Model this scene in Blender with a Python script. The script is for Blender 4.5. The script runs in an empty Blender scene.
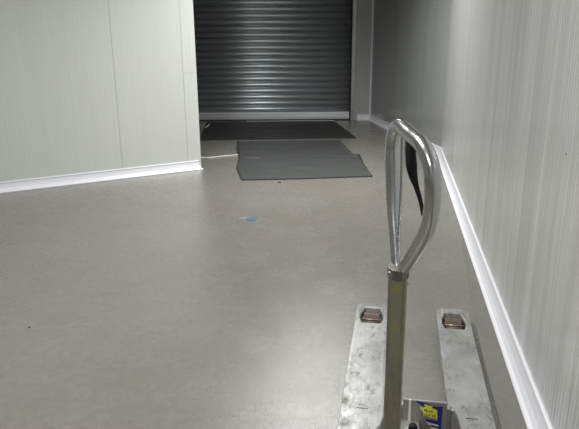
import bpy, bmesh, math, random
from mathutils import Vector, Matrix
C = bpy.context.scene.collection
rnd = random.Random(4)
PI = math.pi

# ------------------------------------------------------------------ materials
def mat(name, col=(.5, .5, .5), rough=.5, metal=0.0, spec=.5):
    m = bpy.data.materials.new(name); m.use_nodes = True
    b = m.node_tree.nodes['Principled BSDF']
    b.inputs['Base Color'].default_value = (*col, 1)
    b.inputs['Roughness'].default_value = rough
    b.inputs['Metallic'].default_value = metal
    b.inputs['Specular IOR Level'].default_value = spec
    return m
class G:
    """small node-graph helper"""
    def __init__(s, m): s.nt = m.node_tree; s.b = s.nt.nodes['Principled BSDF']
    def n(s, t, **k):
        x = s.nt.nodes.new(t)
        for a, v in k.items():
            if a.startswith('i_'): x.inputs[a[2:].replace('_', ' ')].default_value = v
            else: setattr(x, a, v)
        return x
    def l(s, a, b): s.nt.links.new(a, b)
    def coords(s, scale=(1, 1, 1), rot=(0, 0, 0), kind='Object'):
        tc = s.n('ShaderNodeTexCoord'); mp = s.n('ShaderNodeMapping')
        mp.inputs['Scale'].default_value = scale; mp.inputs['Rotation'].default_value = rot
        s.l(tc.outputs[kind], mp.inputs['Vector']); return mp.outputs[0]
    def noise(s, vec, scale, detail=3, rough=.5):
        x = s.n('ShaderNodeTexNoise', i_Scale=scale, i_Detail=detail, i_Roughness=rough)
        s.l(vec, x.inputs['Vector']); return x.outputs['Fac']
    def ramp(s, fac, stops):
        r = s.n('ShaderNodeValToRGB'); e = r.color_ramp.elements
        while len(e) < len(stops): e.new(.5)
        for q, (p, c) in zip(e, stops):
            q.position = p; q.color = (*c, 1) if not isinstance(c, (int, float)) else (c, c, c, 1)
        s.l(fac, r.inputs[0]); return r.outputs[0]
    def mix(s, fac, a, b, mode='MIX'):
        x = s.n('ShaderNodeMix', data_type='RGBA', blend_type=mode)
        for sock, v in ((x.inputs[0], fac), (x.inputs[6], a), (x.inputs[7], b)):
            if hasattr(v, 'links'): s.l(v, sock)
            elif isinstance(v, (int, float)): sock.default_value = v
            else: sock.default_value = (*v, 1)
        return x.outputs[2]
    def bump(s, h, strength, dist, prev=None):
        x = s.n('ShaderNodeBump', i_Strength=strength, i_Distance=dist)
        s.l(h, x.inputs['Height'])
        if prev: s.l(prev, x.inputs['Normal'])
        return x.outputs[0]
    def to(s, sock, name): s.l(sock, s.b.inputs[name])

def floor_mat(name, base, dark, rough=(.22, .34)):
    m = mat(name); g = G(m); v = g.coords()
    big = g.noise(v, .9, 5, .6)
    col = g.ramp(big, [(.3, dark), (.7, base)])
    fine = g.noise(v, 26, 4, .6)
    col = g.mix(.16, col, g.ramp(fine, [(.35, .25), (.65, 1)]), 'MULTIPLY')
    # thin dark scuffs and brown stains of their own shape
    sc = g.noise(g.coords((2, 5, 1), (0, 0, .3)), 1.3, 7, .75)
    col = g.mix(g.ramp(sc, [(.5, 0), (.75, .3)]), col, (.14, .13, .11))
    st = g.noise(g.coords((1, 2.2, 1)), 1.7, 3, .5)
    col = g.mix(g.ramp(st, [(.68, 0), (.78, .4)]), col, (.2, .16, .11))
    g.to(col, 'Base Color')
    r = g.ramp(g.noise(v, 3.5, 5, .65), [(.3, rough[0]), (.7, rough[1])])
    g.to(r, 'Roughness')
    nb = g.bump(g.noise(v, 120, 3, .75), .5, .0022)
    g.to(nb, 'Normal'); g.b.inputs['Specular IOR Level'].default_value = .8
    return m
def wall_mat(name, col, rough=.3, slant=0.0, streak=.1, rib=.0011):
    """coated sandwich panel: fine vertical ribs, streaky gloss"""
    m = mat(name); g = G(m)
    v = g.coords((1, 1, 1))
    w = g.n('ShaderNodeTexWave', wave_type='BANDS', bands_direction='X', i_Scale=9.5, i_Distortion=.0)
    g.l(v, w.inputs['Vector'])
    sv = g.coords((3.2, 1, .16), (0, slant, 0))
    st = g.noise(sv, 1.6, 5, .7)
    fine = g.noise(g.coords((60, 1, .5), (0, slant, 0)), 1.0, 3, .6)
    c = g.mix(streak, col, g.ramp(st, [(.3, .25), (.7, 1)]), 'MULTIPLY')
    c = g.mix(streak * .6, c, g.ramp(fine, [(.3, .3), (.7, 1)]), 'MULTIPLY')
    g.to(c, 'Base Color')
    g.to(g.ramp(st, [(.3, rough + .12), (.7, max(.05, rough - .06))]), 'Roughness')
    nb = g.bump(w.outputs['Fac'], .6, rib)
    nb = g.bump(fine, .35, .0015, nb)
    g.to(nb, 'Normal')
    return m
def metal_mat(name, col, rough, dark=None, scale=(1, 1, 1), amount=.5, metal=1.0, bump=0):
    m = mat(name, col, rough, metal)
    g = G(m); v = g.coords(scale)
    a = g.noise(v, 6, 6, .7)
    c = g.mix(g.ramp(a, [(.42, 0), (.68, amount)]), col, dark or tuple(x * .4 for x in col))
    g.to(c, 'Base Color')
    g.to(g.ramp(g.noise(v, 18, 4, .6), [(.3, rough), (.7, min(1, rough + .2))]), 'Roughness')
    if bump: g.to(g.bump(g.noise(v, 30, 4, .6), .4, bump), 'Normal')
    return m

M = {}
M['floor'] = floor_mat('epoxy_floor', (.20, .193, .176), (.172, .163, .144), (.22, .31))
M['strip'] = floor_mat('floor_edge', (.165, .152, .138), (.13, .12, .108), (.4, .5))
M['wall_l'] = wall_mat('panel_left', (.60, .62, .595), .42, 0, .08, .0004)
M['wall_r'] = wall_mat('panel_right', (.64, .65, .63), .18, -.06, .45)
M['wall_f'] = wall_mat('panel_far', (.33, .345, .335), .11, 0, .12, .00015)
M['wall_b'] = wall_mat('panel_back', (.42, .43, .42), .4)
M['ceil'] = mat('ceiling_white', (.6, .6, .58), .6)
M['skirt'] = mat('white_pvc', (.72, .73, .77), .35)
M['groove'] = mat('joint_dark', (.30, .31, .30), .7)
M['slat'] = metal_mat('galvanised_slats', (.66, .70, .72), .3, (.56, .59, .61), (.3, 3, 3), .4, .85)
M['barend'] = metal_mat('aluminium_bar', (.68, .70, .71), .32, None, (1, 1, 1), .1, .5)
M['barend2'] = mat('scuff_and_glint', (.22, .22, .21), .4, .3)  # for the mat's scratch and the glint painted on its far edge
M['rail'] = metal_mat('guide_rail', (.42, .43, .42), .4, None, (1, 1, 1), .2)
M['black'] = mat('black_rubber', (.008, .008, .009), .6, 0, .2)
M['darkgap'] = mat('dark_channel', (.02, .02, .02), .7)
M['screw'] = mat('screw', (.05, .05, .05), .4, .8)

def plate_mat(name, c1, c2, rough, metal):
    m = mat(name, c1, rough, metal); g = G(m)
    a = g.noise(g.coords((.6, 2.5, 1)), 3.2, 6, .7)
    c = g.ramp(a, [(.3, c2), (.7, c1)])
    scr = g.noise(g.coords((1, 22, 1)), 2.0, 4, .7)
    c = g.mix(g.ramp(scr, [(.62, 0), (.7, .4)]), c, tuple(x * 1.9 for x in c1))
    g.to(c, 'Base Color')
    g.to(g.ramp(a, [(.3, rough + .15), (.7, rough)]), 'Roughness')
    g.to(g.bump(scr, .3, .002), 'Normal')
    return m
M['plate_dark'] = plate_mat('dark_plate', (.035, .035, .033), (.018, .018, .017), .55, .1)
M['plate_grey'] = plate_mat('grey_plate', (.088, .092, .09), (.052, .055, .054), .42, .3)
M['plate_edge'] = mat('plate_edge', (.02, .02, .02), .7)
M['cord'] = mat('white_cord', (.8, .8, .78), .4)
M['scrap'] = mat('blue_film', (.06, .15, .23), .35)
M['scrap2'] = mat('pale_film', (.22, .25, .25), .3)
M['debris'] = mat('dark_debris', (.05, .04, .035), .8)
# pallet truck
def fork_mat():
    m = mat('worn_fork', (.6, .6, .58), .38, .4); g = G(m)
    v = g.coords()
    base = g.ramp(g.noise(v, 7, 5, .65), [(.3, (.20, .20, .195)), (.65, (.37, .375, .37))])
    scr = g.noise(g.coords((60, 5, 5), (0, 0, .12)), 1.5, 4, .6)
    base = g.mix(g.ramp(scr, [(.5, 0), (.62, .35)]), base, (.27, .27, .26))
    blot = g.noise(g.coords((1.3, .8, 1)), 14, 6, .75)
    base = g.mix(g.ramp(blot, [(.54, 0), (.66, .8)]), base, (.12, .11, .09))
    g.to(base, 'Base Color')
    g.to(g.ramp(blot, [(.4, .3), (.65, .6)]), 'Roughness')
    g.to(g.bump(scr, .3, .001), 'Normal')
    return m
M['fork'] = fork_mat()
M['fork_dark'] = metal_mat('fork_underside', (.10, .10, .095), .6, None, (1, 1, 1), .5, .4)
M['chrome'] = metal_mat('worn_tube', (.55, .55, .545), .14, (.36, .355, .345), (1, 1, .3), .4)
M['steel'] = metal_mat('body_steel', (.40, .385, .37), .4, (.25, .23, .21), (1, 1, .4), .5, .7)
M['bar'] = metal_mat('olive_bar', (.26, .25, .175), .36, (.16, .152, .115), (8, 8, .8), .8, .45)
M['bar_grey'] = metal_mat('bar_edge', (.17, .165, .15), .45, None, (8, 8, .8), .6, .5)
M['rust'] = metal_mat('rusty_roller', (.12, .085, .07), .45, (.05, .035, .03), (1, 1, 1), .7, .4)
M['brass'] = mat('axle', (.42, .33, .27), .4, .7)
M['dark'] = mat('dark_metal', (.03, .03, .032), .4, .5)
M['wheel'] = mat('wheel_tyre', (.10, .09, .07), .5)
M['blue'] = mat('sticker_blue', (.022, .022, .26), .4)
M['yellow'] = mat('sticker_yellow', (.90, .84, .08), .45)
M['white'] = mat('sticker_white', (.75, .74, .74), .45)
M['ink'] = mat('sticker_black', (.015, .012, .03), .5)
M['label'] = mat('faint_label', (.27, .262, .18), .45, .4)
M['dot'] = mat('yellow_dot', (.30, .27, .08), .5)

# ------------------------------------------------------------------ mesh helpers
def obj(name, bm, m, parent=None, smooth=False, bevel=0, seg=2):
    me = bpy.data.meshes.new(name)
    bmesh.ops.recalc_face_normals(bm, faces=bm.faces[:])
    bm.to_mesh(me); bm.free()
    for x in (m if isinstance(m, (list, tuple)) else [m]): me.materials.append(x)
    o = bpy.data.objects.new(name, me); C.objects.link(o)
    if parent is not None: o.parent = parent
    if smooth:
        for p in me.polygons: p.use_smooth = True
    if bevel:
        b = o.modifiers.new('bevel', 'BEVEL'); b.width = bevel; b.segments = seg
        b.limit_method = 'ANGLE'; b.angle_limit = .6
    return o
def empty(name, loc, rz=0):
    o = bpy.data.objects.new(name, None); C.objects.link(o)
    o.location = loc; o.rotation_euler = (0, 0, rz); o.empty_display_size = .1
    return o
def tag(o, label=None, cat=None, group=None, kind=None):
    for k, v in (('label', label), ('category', cat), ('group', group), ('kind', kind)):
        if v: o[k] = v
    return o
def box(bm, x0, x1, y0, y1, z0, z1, T=None, mi=0):
    vs = [bm.verts.new((x, y, z)) for z in (z0, z1) for y in (y0, y1) for x in (x0, x1)]
    for f in ((0, 1, 3, 2), (4, 5, 7, 6), (0, 1, 5, 4), (2, 3, 7, 6), (0, 2, 6, 4), (1, 3, 7, 5)):
        q = bm.faces.new([vs[i] for i in f]); q.material_index = mi
    if T:
        for v in vs: v.co = T @ v.co
    return bm
def prism(bm, pts, axis, a, b, mi=0):
    """extrude a 2D outline: axis 'x' -> pts are (y,z); 'y' -> (x,z); 'z' -> (x,y)"""
    def P(p, t):
        return {'x': (t, p[0], p[1]), 'y': (p[0], t, p[1]), 'z': (p[0], p[1], t)}[axis]
    A = [bm.verts.new(P(p, a)) for p in pts]; B = [bm.verts.new(P(p, b)) for p in pts]
    n = len(pts)
    for q in (A, B[::-1]): bm.faces.new(q).material_index = mi
    for i in range(n): bm.faces.new((A[i], A[(i + 1) % n], B[(i + 1) % n], B[i])).material_index = mi
    return bm
def cyl(bm, p, q, r, n=24, r2=None, mi=0):
    p, q = Vector(p), Vector(q); d = (q - p).normalized()
    u = d.orthogonal().normalized(); w = d.cross(u)
    r2 = r if r2 is None else r2
    A = [bm.verts.new(p + (u * math.cos(t) + w * math.sin(t)) * r) for t in [2 * PI * i / n for i in range(n)]]
    B = [bm.verts.new(q + (u * math.cos(t) + w * math.sin(t)) * r2) for t in [2 * PI * i / n for i in range(n)]]
    bm.faces.new(A).material_index = mi; bm.faces.new(B[::-1]).material_index = mi
    for i in range(n): bm.faces.new((A[i], A[(i + 1) % n], B[(i + 1) % n], B[i])).material_index = mi
    return bm
def catmull(P, k=8, closed=False):
    out = []; n = len(P)
    for i in range(n if closed else n - 1):
        g = lambda j: Vector(P[j % n]) if closed else Vector(P[max(0, min(n - 1, j))])
        a, b, c, d = g(i - 1), g(i), g(i + 1), g(i + 2)
        for s in range(k):
            t = s / k
            out.append(.5 * ((2 * b) + (c - a) * t + (2 * a - 5 * b + 4 * c - d) * t * t + (3 * b - a - 3 * c + d) * t ** 3))
    if not closed: out.append(Vector(P[-1]))
    return out
def sweep(bm, P, R, n=16, closed=False, flat=1.0, ref=None):
    """tube through points P with radius list R (interpolated)"""
    m = len(P); rings = []; u = None
    for i in range(m):
        a = P[(i - 1) % m] if (closed or i) else P[0]; b = P[(i + 1) % m] if (closed or i < m - 1) else P[-1]
        d = (b - a).normalized()
        if ref is not None: u = (ref - d * ref.dot(d)).normalized()
        else:
            u = d.orthogonal().normalized() if u is None else (u - d * u.dot(d)).normalized()
        w = d.cross(u)
        t = i / (m if closed else m - 1) * (len(R) if closed else len(R) - 1)
        j = int(t); f = t - j
        r = R[j % len(R)] * (1 - f) + R[(j + 1) % len(R) if closed else min(j + 1, len(R) - 1)] * f
        rings.append([bm.verts.new(P[i] + (u * math.cos(q) * flat + w * math.sin(q)) * r) for q in [2 * PI * k / n for k in range(n)]])
    for i in range(m if closed else m - 1):
        A, B = rings[i], rings[(i + 1) % m]
        for k in range(n): bm.faces.new((A[k], A[(k + 1) % n], B[(k + 1) % n], B[k]))
    if not closed: bm.faces.new(rings[0]); bm.faces.new(rings[-1][::-1])
    return bm
def struct(name, bm, m, **k):
    o = obj(name, bm, m, **k)
    if o.parent is None: o['kind'] = 'structure'
    return o

# ------------------------------------------------------------------ the room
H = 3.3
A0 = Vector((.0455, -3.0)); K = Vector((1.835, 7.36)); CR = Vector((1.393, 10.57))   # skirting foot of the right wall
LW0 = Vector((-4.80, 4.528)); LW1 = Vector((-.974, 6.650))                            # skirting foot of the left partition
YB = 10.62                                                                             # plane of the back wall

bm = bmesh.new(); box(bm, -4.9, 2.2, -3.2, 11.2, -.1, 0); struct('floor', bm, M['floor'])
bm = bmesh.new(); box(bm, -4.9, 2.2, -3.2, 11.2, H, H + .1); struct('ceiling', bm, M['ceil'])

def panel_wall(name, p0, p1, joints, m, thick=.1, hjoint=None, z1=H, g=.0015):
    """wall whose room face runs p0->p1; local x along the wall, room side = -y"""
    d = (p1 - p0); L = d.length
    o = empty('tmp', (0, 0, 0))
    bpy.data.objects.remove(o)
    bm = bmesh.new()
    xs = [0] + list(joints) + [L]
    for i in range(len(xs) - 1):
        a = xs[i] + (g if i else 0); b = xs[i + 1] - (g if i < len(xs) - 2 else 0)
        if hjoint and i == len(xs) - 2:
            box(bm, a, b, 0, thick, 0, hjoint - g); box(bm, a, b, 0, thick, hjoint + g, z1)
        else: box(bm, a, b, 0, thick, 0, z1)
    box(bm, .001, L - .001, .004, thick - .004, .001, z1 - .001, mi=1)
    w = obj(name, bm, [m, M['groove']]); w['kind'] = 'structure'
    w.location = (p0.x, p0.y, 0); w.rotation_euler = (0, 0, math.atan2(d.y, d.x))
    return w
nL = Vector((-.485, .8745)) * .05
dL = (LW1 - LW0).normalized()
offL = (Vector((-2.804, 5.635)) - LW0).length            # distance from the partition's start to the picture's edge
panel_wall('wall_left', LW0 + nL, LW1 + nL, [offL - 1.1 + .16, offL + 1.21, offL + 1.94], M['wall_l'], .1, 1.065)
dN = (K - A0).normalized(); nN = Vector((dN.y, -dN.x)); dF = (CR - K).normalized(); nF = Vector((dF.y, -dF.x))
mit = (nN + nF).normalized() * (.05 / ((nN + nF).normalized().dot(nN)))
# the wall's room side must be local -y: run from far to near
Ln = (K - A0).length
panel_wall('wall_right', K + mit, A0 + nN * .05, [1.15 * i for i in range(1, 9)], M['wall_r'])
Lf = (CR - K).length
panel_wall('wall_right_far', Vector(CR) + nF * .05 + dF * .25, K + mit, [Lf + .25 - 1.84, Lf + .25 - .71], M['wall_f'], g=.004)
bm = bmesh.new(); box(bm, 1.14, 1.75, YB, YB + .14, 0, H); box(bm, -2.6, 1.14, YB, YB + .14, 2.95, H); box(bm, -4.8, -2.45, YB, YB + .14, 0, H)
struct('wall_back', bm, M['wall_b'])
bm = bmesh.new(); box(bm, -4.9, -4.8, -3, 10.76, 0, H); struct('wall_side', bm, M['wall_b'])
bm = bmesh.new(); box(bm, -4.9, .3, -3.1, -3, 0, H); struct('wall_front', bm, M['wall_b'])

# coved white skirting swept along the foot of the walls
PROF = [(0, 0), (-.001, .007), (.004, .012), (.016, .019), (.029, .040), (.037, .066), (.040, .086), (.037, .092), (.038, .099), (.043, .102), (.0505, .102), (.0505, 0)]
def skirting(name, pts, side, cap=(0, 0)):
    """side=+1: wall lies to the right of the walking direction"""
    bm = bmesh.new(); rings = []
    n = len(pts)
    for i, p in enumerate(pts):
        d1 = (p - pts[i - 1]).normalized() if i else (pts[1] - p).normalized()
        d2 = (pts[i + 1] - p).normalized() if i < n - 1 else d1
        n1 = Vector((d1.y, -d1.x)) * side; n2 = Vector((d2.y, -d2.x)) * side
        m = (n1 + n2).normalized(); m = m / m.dot(n1)
        rings.append([bm.verts.new((p.x + m.x * a, p.y + m.y * a, z)) for a, z in PROF])
    k = len(PROF)
    for i in range(n - 1):
        for j in range(k):
            bm.faces.new((rings[i][j], rings[i][(j + 1) % k], rings[i + 1][(j + 1) % k], rings[i + 1][j]))
    bm.faces.new(rings[0]); bm.faces.new(rings[-1][::-1])
    o = struct(name, bm, M['skirt']); return o
skirting('baseboard_right', [A0, K, CR, Vector((1.205, 10.57))], 1)
skirting('baseboard_left', [LW0, LW1 + dL * .005, LW1 + dL * .005 + Vector((-.485, .8745)) * .16], -1)
# aluminium corner strip where back wall and far right wall meet
bm = bmesh.new(); T = Matrix.Translation((CR.x + nF.x * .05, YB, 0)); box(bm, -.03, .004, -.012, .0, .1, H, T); struct('trim_1', bm, M['skirt'])
bm = bmesh.new(); box(bm, -.75, .80, 10.52, 10.54, .0003, .015); struct('daylight_strip', bm, M['skirt'])  # pale strip painted in for daylight through the gap under the shutter
wr = [o for o in C.objects if o.name == 'wall_right'][0]
hp = Vector((.905, 1.96)) + dN * .127 + nN * .05
hl = Matrix.Rotation(-wr.rotation_euler.z, 4, 'Z') @ Vector((hp.x - wr.location.x, hp.y - wr.location.y, 1.042))
bm = bmesh.new(); cyl(bm, (hl.x, -.0015, hl.z), (hl.x, .004, hl.z), .0028, 10); obj('screw_hole', bm, M['screw'], wr)
# floor edge strip along the right wall
P0 = Vector((.905, 1.96)); e = dN
bm = bmesh.new()
q = [P0 - e * 4.5, P0 + e * 2.30, P0 + e * 2.25 - nN * .02, P0 + e * .5 - nN * .103, P0 - e * 4.5 - nN * .103]
prism(bm, [(v.x, v.y) for v in q], 'z', .0003, .0022); struct('trim_2', bm, M['strip'])

# ------------------------------------------------------------------ roller shutter (the far door)
door = empty('door_1', (-.45, YB, 0)); door['kind'] = 'structure'
X0, X1 = -2.45, 1.075
bm = bmesh.new(); pitch = .1045; z = .150; prof = []
while z < 2.95:
    for t, dy in ((0, .016), (.05, .002), (.09, -.006), (.20, -.018), (.36, -.0265), (.52, -.029), (.68, -.0255), (.82, -.015), (.91, -.002), (.95, .010)):
        prof.append((dy, z + t * pitch))
    z += pitch
F = [bm.verts.new((X0 + .45, y + .045, zz)) for y, zz in prof]; Gv = [bm.verts.new((X1 + .45, y + .045, zz)) for y, zz in prof]
for i in range(len(prof) - 1): bm.faces.new((F[i], Gv[i], Gv[i + 1], F[i + 1]))
cur = obj('slat_curtain', bm, M['slat'], door, smooth=True)
so = cur.modifiers.new('solid', 'SOLIDIFY'); so.thickness = .002; so.offset = -1
bm = bmesh.new(); prism(bm, [(.02, .02), (.02, .13), (.035, .150), (.055, .150), (.055, .02)], 'x', X0 + .45, X1 + .45)
prism(bm, [(.004, .035), (.004, .085), (.010, .095), (.022, .095), (.022, .035)], 'x', X0 + .45, X1 + .45)
obj('bottom_bar', bm, M['barend'], door, bevel=.003)
bm = bmesh.new(); box(bm, X0 + .45, X1 + .45, .025, .05, .004, .034); obj('rubber_seal', bm, M['black'], door)
for sx in (1, -1):
    bx = (X1 if sx > 0 else X0) + .45
    bm = bmesh.new()
    a = (lambda u, v: (min(bx + sx * u, bx + sx * v), max(bx + sx * u, bx + sx * v)))
    box(bm, *a(.012, .072), -.035, .01, .0, 2.95); box(bm, *a(.03, .085), .01, .09, .0, 2.95)
    r = obj('guide_rail', bm, M['rail'], door, bevel=.002)
    bm = bmesh.new(); box(bm, *a(-.012, .013), -.012, .08, 0, 2.95); obj('dark_channel', bm, M['darkgap'], r)
    for zz in (.15, .84, 1.57, 2.3):
        bm = bmesh.new(); cyl(bm, (bx + sx * .042, -.035, zz), (bx + sx * .042, -.042, zz), .009, 10); obj('screw', bm, M['screw'], r)

# ------------------------------------------------------------------ plates on the floor
def sheet(name, pts, th, m, zs=None, edge=None):
    bm = bmesh.new()
    zs = zs or [0] * len(pts)
    A = [bm.verts.new((x, y, .0005 + dz)) for (x, y), dz in zip(pts, zs)]
    B = [bm.verts.new((x, y, .0005 + th + dz)) for (x, y), dz in zip(pts, zs)]
    n = len(pts)
    bm.faces.new(B); bm.faces.new(A[::-1])
    for i in range(n): bm.faces.new((A[i], A[(i + 1) % n], B[(i + 1) % n], B[i])).material_index = 1
    return obj(name, bm, [m, edge or M['plate_edge']])
p = sheet('steel_plate', [(-1.43, 10.51), (-1.29, 8.60), (.985, 8.69), (.79, 10.51)], .010, M['plate_dark'])
tag(p, 'dark steel plate lying flat on the floor right under the roller shutter', 'floor plate')
p = sheet('floor_mat', [(-.735, 8.46), (-.70, 7.9), (-.62, 7.3), (-.60, 6.7), (-.497, 6.09), (.1, 6.12), (.885, 6.21), (.865, 6.8), (.885, 7.40), (.80, 7.45), (.715, 8.53)], .014, M['plate_grey'], None, M['plate_grey'])
tag(p, 'lighter grey scratched mat with cut-out right edge, nearer the camera than the dark plate', 'floor mat')
def strip(name, pts, z, m, lab):
    bm = bmesh.new(); prism(bm, pts, 'z', z, z + .0015)
    o = obj(name, bm, m, p); o['label'] = lab
strip('edge_glint', [(-.72, 8.435), (-.72, 8.46), (.715, 8.53), (.72, 8.50)], .0146, M['barend2'], 'pale strip painted as a glint on the far edge')  # light caught by the far edge, put in as a pale strip
strip('dark_border', [(-.735, 8.42), (-.715, 8.42), (-.60, 7.3), (-.583, 6.7), (-.487, 6.10), (-.497, 6.09), (-.60, 6.7), (-.62, 7.3)], .0146, M['plate_edge'], 'black left border')  # shadow of the raised left edge, painted as a dark strip
strip('dark_border', [(.85, 7.40), (.885, 7.40), (.865, 6.8), (.875, 6.5), (.845, 6.8)], .0146, M['plate_edge'], 'black right border')
strip('scratch', [(-.535, 7.22), (-.36, 7.20), (-.36, 7.235), (-.535, 7.245)], .0146, M['barend2'], 'short pale scratch')
# loose white cord from the partition to the mat
bm = bmesh.new()
sweep(bm, catmull([(-1.30, 7.25, .006), (-1.09, 7.317, .006), (-.95, 7.33, .006), (-.80, 7.42, .006), (-.63, 7.48, .006)], 6), [.005, .005], 8)
tag(obj('white_cord', bm, M['cord'], smooth=True), 'thin white cord on the floor between left partition and grey mat', 'cord')
bm = bmesh.new(); sweep(bm, catmull([(-1.335, 10.15, .024), (-1.33, 9.9, .026), (-1.35, 9.7, .022)], 5), [.008, .011, .004], 6)
tag(obj('plastic_sliver', bm, M['cord'], smooth=True), 'small pale sliver lying on the left end of the dark steel plate', 'debris')
# blue film scrap
bm = bmesh.new()
prism(bm, [(-.355, 4.70), (-.30, 4.665), (-.27, 4.70), (-.275, 4.78), (-.31, 4.755), (-.35, 4.765)], 'z', .0004, .003)
prism(bm, [(-.42, 4.735), (-.34, 4.72), (-.345, 4.775), (-.42, 4.765)], 'z', .0004, .002, 1)
tag(obj('plastic_scrap', bm, [M['scrap'], M['scrap2']]), 'small crumpled blue plastic scrap in the middle of the grey floor', 'scrap')
for (x, y, r, lab) in ((.705, 3.36, .008, 'tiny dark crumb on the floor just beyond the gap between the forks'),
                       (-.10, 5.98, .012, 'tiny dark chip on the floor at the near edge of the grey mat'),
                       (-1.36, 2.83, .005, 'tiny dark crumb alone on the open floor at the left')):
    bm = bmesh.new(); bmesh.ops.create_icosphere(bm, subdivisions=2, radius=r)
    for v in bm.verts: v.co = Vector((v.co.x * 1.5, v.co.y * .8, v.co.z * .5)) * (1 + rnd.uniform(-.2, .2)) + Vector((x, y, r * .5))
    tag(obj('floor_crumb', bm, M['debris']), lab, 'debris')

# ------------------------------------------------------------------ the pallet truck
YAW = math.radians(-10.2)
truck = empty('pallet_truck', (.427, 1.69, 0), YAW)
tag(truck, 'worn grey hand pallet truck with upright loop handle standing beside the right wall', 'pallet truck')
INV = (Matrix.Translation((.427, 1.69, 0)) @ Matrix.Rotation(YAW, 4, 'Z')).inverted()
W = lambda *p: INV @ Vector(p)           # room point -> truck's own frame

def fork(cx):
    L = 1.212; w = .080; t = .085
    # the top plate with chamfered tip and a six-sided opening for the load roller
    out = [(-w, -.02), (w, -.02), (w, L - .06), (w * .97, L - .03), (w * .66, L), (-w * .66, L), (-w * .97, L - .03), (-w, L - .06)]
    hole = [(-.042, L - .225), (.042, L - .225), (.053, L - .180), (.051, L - .140), (.034, L - .070), (-.034, L - .070), (-.051, L - .140), (-.053, L - .180)]
    bm = bmesh.new()
    def zt(y): return t - max(0, (y - (L - .07))) * .08
    def ring(pts, z=None, s=1.0, cy=0):
        return [bm.verts.new((cx + x * s, cy + (y - cy) * s, (zt(y) if z is None else z(y)))) for x, y in pts]
    ot = ring(out); hc = L - .145
    hr = ring(hole, lambda y: t, 1.2, hc); ht = ring(hole, lambda y: t - .0035, 1.08, hc); hb = ring(hole, lambda y: t - .03, 1.0, hc)
    # annulus between outline and hole (outline points walk ccw from rear left)
    pairs = [(0, 0), (1, 1), (2, 2), (3, 3), (4, 4), (5, 5), (6, 6), (7, 7)]
    for i in range(8):
        j = (i + 1) % 8
        bm.faces.new((ot[i], ot[j], hr[j], hr[i]))
        bm.faces.new((hr[i], hr[j], ht[j], ht[i]))
        bm.faces.new((ht[i], ht[j], hb[j], hb[i]))
    ob = [bm.verts.new((v.co.x, v.co.y - (.012 if v.co.y > L - .08 else 0), .030 if v.co.y < L - .08 else .045)) for v in ot]
    rim = [bm.verts.new((cx + (v.co.x - cx) * 1.025, v.co.y, v.co.z - .007)) for v in ot]
    for i in range(8):
        j = (i + 1) % 8
        bm.faces.new((ot[i], rim[i], rim[j], ot[j])); bm.faces.new((rim[i], ob[i], ob[j], rim[j]))
    o = obj('fork', bm, M['fork'], truck)
    bm = bmesh.new()
    box(bm, cx - .072, cx + .072, 0, L - .20, .034, .05)
    obj('fork_web', bm, M['fork_dark'], o)
    # load roller on its axle inside the opening
    bm = bmesh.new(); cyl(bm, (cx - .041, L - .125, .0415), (cx + .041, L - .125, .0415), .0412, 36)
    obj('load_roller', bm, M['rust'], o, smooth=False, bevel=.003)
    bm = bmesh.new(); cyl(bm, (cx - .050, L - .178, .073), (cx + .050, L - .178, .073), .0035, 12)
    cyl(bm, (cx - .038, L - .200, .058), (cx + .038, L - .200, .058), .017, 12, mi=1)
    obj('axle', bm, [M['brass'], M['rust']], o, smooth=True)
    for s in (-1, 1):
        bm = bmesh.new(); prism(bm, [(L - .19, .03), (L - .19, .07), (L - .17, .078), (L - .12, .07), (L - .10, .05), (L - .11, .03)], 'x', cx + s * .047, cx + s * .0525)
        obj('roller_bracket', bm, M['dark'], o)
    # short pressed slot near the heel
    bm = bmesh.new(); y = .255
    box(bm, cx - .022, cx + .022, y, y + .004, t - .001, t + .0006)
    obj('slot', bm, M['dark'], o)
    return o
for cx in (-.2045, .1985): fork(cx)

# heel frame: low cross member, sloping gussets and the upright cover
bm = bmesh.new()
outl = [(-.276, .05), (-.276, .088), (-.20, .094), (-.135, .195), (-.118, .255), (-.100, .283), (-.085, .291), (.085, .291), (.100, .283), (.116, .255), (.135, .195), (.20, .094), (.276, .088), (.276, .05)]
prism(bm, outl, 'y', -.005, .020)
frame = obj('heel_frame', bm, M['steel'], truck, bevel=.004)
bm = bmesh.new()
prism(bm, [(-.062, .09), (-.062, .318), (.078, .318), (.078, .09)], 'y', -.012, -.003)
obj('cover_plate', bm, M['steel'], frame, bevel=.004)
for x in (-.085, .098):
    bm = bmesh.new(); prism(bm, [(x - .006, .09), (x - .006, .293), (x + .004, .293), (x + .004, .09)], 'y', -.014, .0)
    obj('upright_rib', bm, M['steel'], frame, bevel=.002)
bm = bmesh.new(); prism(bm, [(-.044, .20), (-.044, .319), (-.037, .319), (-.034, .20)], 'y', -.0155, -.011)
obj('edge_highlight', bm, M['white'], frame)['label'] = 'vertical highlight painted as a white strip'  # highlight on the edge, put in as a thin white strip
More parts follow.
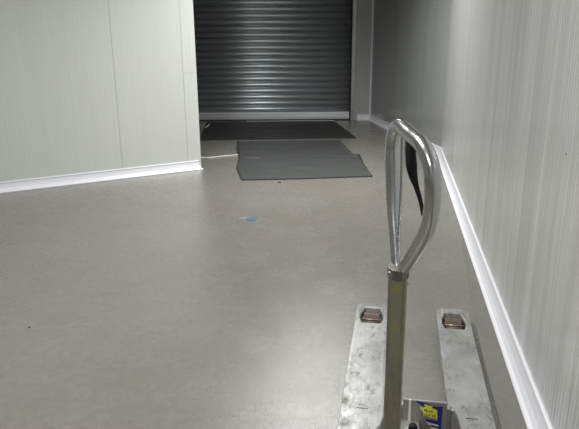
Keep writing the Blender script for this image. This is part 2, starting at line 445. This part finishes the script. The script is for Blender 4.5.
# sticker: plane just in front of the cover plate; given in its own 36 x 36 grid
def S(x, y):
    px, py = 410 + x / 13, 396 + y / 13
    return ((px - 423) * .0035 - .002, .3235 - (py - 400) * .0040)
bm = bmesh.new()
lay = [([(90, 72), (180, 85), (330, 125), (412, 115), (410, 470), (370, 470), (368, 429), (365, 300), (355, 200), (330, 150), (180, 135), (110, 95)], 0, .0),
       ([(215, 285), (365, 296), (365, 345), (235, 312)], 0, .0),
       ([(190, 105), (300, 125), (280, 145), (350, 165), (357, 272), (300, 265), (185, 240), (190, 215), (140, 145), (210, 140)], 1, .0004),
       ([(225, 312), (270, 325), (380, 342), (375, 362), (300, 352), (265, 355)], 2, .0004),
       ([(275, 355), (365, 362), (360, 373), (300, 370)], 3, .0004),
       ([(290, 377), (366, 382), (368, 470), (285, 470)], 2, .0002)]
def glyph(x, y, w, h, bars):
    for a, b, c, d in bars:
        lay.append(([(x + a * w, y + b * h), (x + c * w, y + b * h), (x + c * w, y + d * h), (x + a * w, y + d * h)], 3, .0008))
# two rows of small black lettering
for i, bars in enumerate([[(0, 0, .35, 1), (.35, 0, 1, .25), (.35, .4, .9, .62), (.6, .6, 1, 1)], [(0, 0, .4, 1), (.4, .7, 1, 1)], [(.2, .2, .7, 1)], [(0, .1, .3, 1), (.3, .1, 1, .35), (.65, .35, 1, 1)]]):
    glyph(200 + i * 25, 163 + i * 4, 20, 27, bars)
for i, bars in enumerate([[(0, 0, .35, 1)], [(0, .2, .3, 1), (.3, .2, 1, .45)], [(0, 0, .35, 1), (.35, .75, 1, 1)], [(0, 0, .3, 1), (.7, 0, 1, 1), (.3, 0, .7, .3)], [(.3, 0, .7, 1)], [(0, 0, .35, 1), (.35, 0, 1, .3), (.35, .7, 1, 1)], [(0, 0, 1, .3), (0, .4, 1, .6), (0, .75, 1, 1)]]):
    glyph(180 + i * 23, 212 + i * 2.5, 17, 26, bars)
for pts, mi, dy in lay:
    q = [S(*p) for p in pts]
    vs = [bm.verts.new((x, -.0126 - dy, z)) for x, z in q]
    bm.faces.new(vs).material_index = mi
st = obj('sticker', bm, [M['blue'], M['yellow'], M['white'], M['ink']], frame); st['label'] = 'blue and yellow sticker with small black lettering'

# pump, steering wheels
pa = W(.364, 1.552, 0)
bm = bmesh.new(); cyl(bm, (pa.x, pa.y, .17), (pa.x, pa.y, .285), .034, 28); cyl(bm, (pa.x, pa.y, .285), (pa.x, pa.y, .300), .024, 24)
box(bm, pa.x - .03, pa.x + .03, pa.y, .0, .16, .24)
pump = obj('hydraulic_pump', bm, M['steel'], truck, bevel=.003)
bm = bmesh.new(); cyl(bm, (pa.x + .004, pa.y, .300), (pa.x + .004, pa.y, .322), .015, 20, .012); obj('pump_cap', bm, M['black'], pump, bevel=.004)
pv = W(.291, 1.475, .2); sd = (Vector((pv.x, pv.y)) - Vector((pa.x, pa.y))).normalized(); ax = Vector((-sd.y, sd.x))
bm = bmesh.new(); c = Vector((pa.x, pa.y, .09)); a3 = Vector((ax.x, ax.y, 0))
cyl(bm, c - a3 * .02, c + a3 * .02, .024, 20); cyl(bm, Vector((pa.x, pa.y, .075)), Vector((pa.x, pa.y, .175)), .025, 20)
cyl(bm, c - a3 * .095, c + a3 * .095, .010, 14)
obj('steering_yoke', bm, M['dark'], truck)
for s in (-1, 1):
    bm = bmesh.new(); cyl(bm, c + a3 * (s * .030), c + a3 * (s * .080), .0885, 40)
    wl = obj('steering_wheel', bm, M['wheel'], truck, bevel=.006)
    bm = bmesh.new(); cyl(bm, c + a3 * (s * .078), c + a3 * (s * .084), .045, 30); obj('hub', bm, M['steel'], wl)

# drawbar (square tube, turned with the steering)
top = W(.254, 1.31, .925); bot = W(.291, 1.475, .20)
bm = bmesh.new()
ud = (top - bot).normalized()
ang = math.radians(-17) - YAW
fx = Vector((math.cos(ang), math.sin(ang), 0)); fx = (fx - ud * fx.dot(ud)).normalized(); fy = ud.cross(fx)
hw = .0212
def barbox(bm, p, q, x0, x1, y0, y1, mi=0):
    A = [bm.verts.new(p + fx * x + fy * y) for x, y in ((x0, y0), (x1, y0), (x1, y1), (x0, y1))]
    B = [bm.verts.new(q + fx * x + fy * y) for x, y in ((x0, y0), (x1, y0), (x1, y1), (x0, y1))]
    for f in ((A[0], A[1], A[2], A[3]), (B[3], B[2], B[1], B[0])): bm.faces.new(f).material_index = mi
    for i in range(4): bm.faces.new((A[i], A[(i + 1) % 4], B[(i + 1) % 4], B[i])).material_index = mi
barbox(bm, bot, top, -hw, hw, -hw, hw)
bar = obj('drawbar', bm, M['bar'], truck, bevel=.004)
# pivot bracket joining drawbar and pump
bm = bmesh.new()
cyl(bm, bot - a3 * .05, bot + a3 * .05, .014, 16)
for s in (-1, 1):
    T = Matrix.Translation((pa.x, pa.y, .2)) @ Matrix.Rotation(math.atan2(sd.y, sd.x), 4, 'Z')
    box(bm, 0, .13, s * .034 - .004, s * .034 + .004, -.022, .022, T)
obj('pivot_bracket', bm, M['dark'], truck)
# weathered label with two yellow dots on the drawbar's face towards the operator
sgn = -1 if (fy.dot(Vector((0, -1, 0)))) < 0 else 1     # the side of the bar that faces the operator
fo = fy * sgn
ln = (top - bot).length
def onbar(s, x, off): return bot + ud * s + fx * x + fo * (hw + off)
bm = bmesh.new()
vs = [bm.verts.new(onbar(s, x, .0004)) for s, x in ((ln - .26, -.012), (ln - .26, .013), (ln - .02, .013), (ln - .02, -.012))]; bm.faces.new(vs)
lab = obj('label_plate', bm, M['label'], bar); lab['label'] = 'faded grey-olive label'
for s in (ln - .045, ln - .165):
    bm = bmesh.new()
    vs = [bm.verts.new(onbar(s + .009 * math.sin(t), .002 + .009 * math.cos(t), .0010)) for t in [2 * PI * k / 16 for k in range(16)]]
    bm.faces.new(vs)
    vs = [bm.verts.new(onbar(s + .0045 * math.sin(t) * .6, .002 + .0025 * math.cos(t), .0014)) for t in [2 * PI * k / 8 for k in range(8)]]
    bm.faces.new(vs).material_index = 1
    obj('round_sticker', bm, [M['dot'], M['bar']], bar)['label'] = 'round yellow sticker'
bm = bmesh.new(); vs = [bm.verts.new(onbar(a, b, .0008)) for a, b in ((.10, -.008), (.10, .008), (.20, .008), (.20, -.008))]; bm.faces.new(vs)
obj('paint_patch', bm, M['dot'], bar)['label'] = 'worn yellow patch'

# loop handle
LP = [(.25, 1.35, 1.252), (.2445, 1.375, 1.240), (.2425, 1.39, 1.208), (.2435, 1.39, 1.166), (.248, 1.38, 1.071), (.251, 1.35, .993), (.2545, 1.315, .918),
      (.266, 1.296, .935), (.284, 1.26, .993), (.2955, 1.22, 1.052), (.297, 1.2, 1.109), (.2935, 1.195, 1.160), (.289, 1.205, 1.198), (.278, 1.235, 1.227), (.264, 1.29, 1.240)]
bm = bmesh.new()
sweep(bm, catmull([W(*p) for p in LP], 8, True), [.0165, .017, .0175, .018, .017, .0145, .013, .016, .0175, .0175, .0175, .0175, .0175, .0175, .0165], 20, True)
hd = obj('loop_handle', bm, M['chrome'], truck, smooth=True)
bm = bmesh.new()
cyl(bm, W(.2555, 1.316, .902), W(.254, 1.31, .932), .0255, 24)
obj('weld_collar', bm, M['bar_grey'], hd, bevel=.003)
# black control lever hanging inside the loop, with its thin pull rod
bm = bmesh.new()
sweep(bm, catmull([W(*p) for p in [(.262, 1.292, 1.232), (.263, 1.285, 1.210), (.266, 1.28, 1.177), (.271, 1.28, 1.153), (.279, 1.278, 1.128), (.288, 1.27, 1.098), (.293, 1.26, 1.067)]], 6),
      [.009, .0115, .0125, .010, .006, .0048, .0035], 12)
lev = obj('control_lever', bm, M['black'], truck, smooth=True)
bm = bmesh.new()
sweep(bm, catmull([W(*p) for p in [(.255, 1.345, 1.245), (.258, 1.342, 1.12), (.2555, 1.33, 1.0), (.256, 1.318, .93)]], 6), [.0035, .0035], 10)
obj('pull_rod', bm, M['chrome'], lev, smooth=True)

# ------------------------------------------------------------------ lamps on the ceiling
def lamp(loc, rz, sx, sy, power, label, spread=180):
    r = empty('ceiling_light', loc, rz); tag(r, label, 'ceiling light', None)
    bm = bmesh.new(); box(bm, -sx / 2 - .03, sx / 2 + .03, -sy / 2 - .03, sy / 2 + .03, 0, .05); obj('housing', bm, M['skirt'], r)
    l = bpy.data.lights.new('tube_light', 'AREA'); l.shape = 'RECTANGLE'; l.size = sx; l.size_y = sy; l.energy = power; l.color = (1, .993, .98); l.spread = math.radians(spread)
    o = bpy.data.objects.new('diffuser', l); C.objects.link(o); o.parent = r; o.location = (0, 0, -.005)
lamp((.30, 6.0, H - .05), YAW, .22, 2.2, 120, 'long ceiling batten lamp between left partition and right wall', 135)
lamp((-1.0, 2.0, H - .05), YAW, .16, 1.5, 110, 'added fill lamp above the open floor at the left')  # out of view, added to brighten the foreground
lamp((-1.6, -1.2, H - .05), YAW, .16, 1.5, 60, 'added unseen lamp behind the camera')  # unseen, added as extra light from the back of the room

w = bpy.data.worlds.new('world'); bpy.context.scene.world = w; w.use_nodes = True
w.node_tree.nodes['Background'].inputs[0].default_value = (.7, .75, .8, 1); w.node_tree.nodes['Background'].inputs[1].default_value = .2

# ------------------------------------------------------------------ camera
pitch_, roll = math.atan((214.5 - 35) / 600), math.radians(-.46)
wv = Vector((0, math.cos(pitch_), -math.sin(pitch_))); r = Vector((1, 0, 0)); u = r.cross(wv)
R_ = r * math.cos(roll) + u * math.sin(roll); U_ = u * math.cos(roll) - r * math.sin(roll)
cam = bpy.data.cameras.new('camera'); co = bpy.data.objects.new('camera', cam); C.objects.link(co)
m3 = Matrix((R_, U_, -wv)).transposed()
co.matrix_world = Matrix.Translation((0, 0, 1.45)) @ m3.to_4x4()
cam.sensor_fit = 'HORIZONTAL'; cam.sensor_width = 36; cam.lens = 36 * 600 / 579; cam.clip_start = .02
s = bpy.context.scene; s.camera = co
s.view_settings.view_transform = 'Standard'; s.view_settings.look = 'None'
s.view_settings.gamma = 1; s.view_settings.exposure = 0; s.view_settings.use_curve_mapping = False
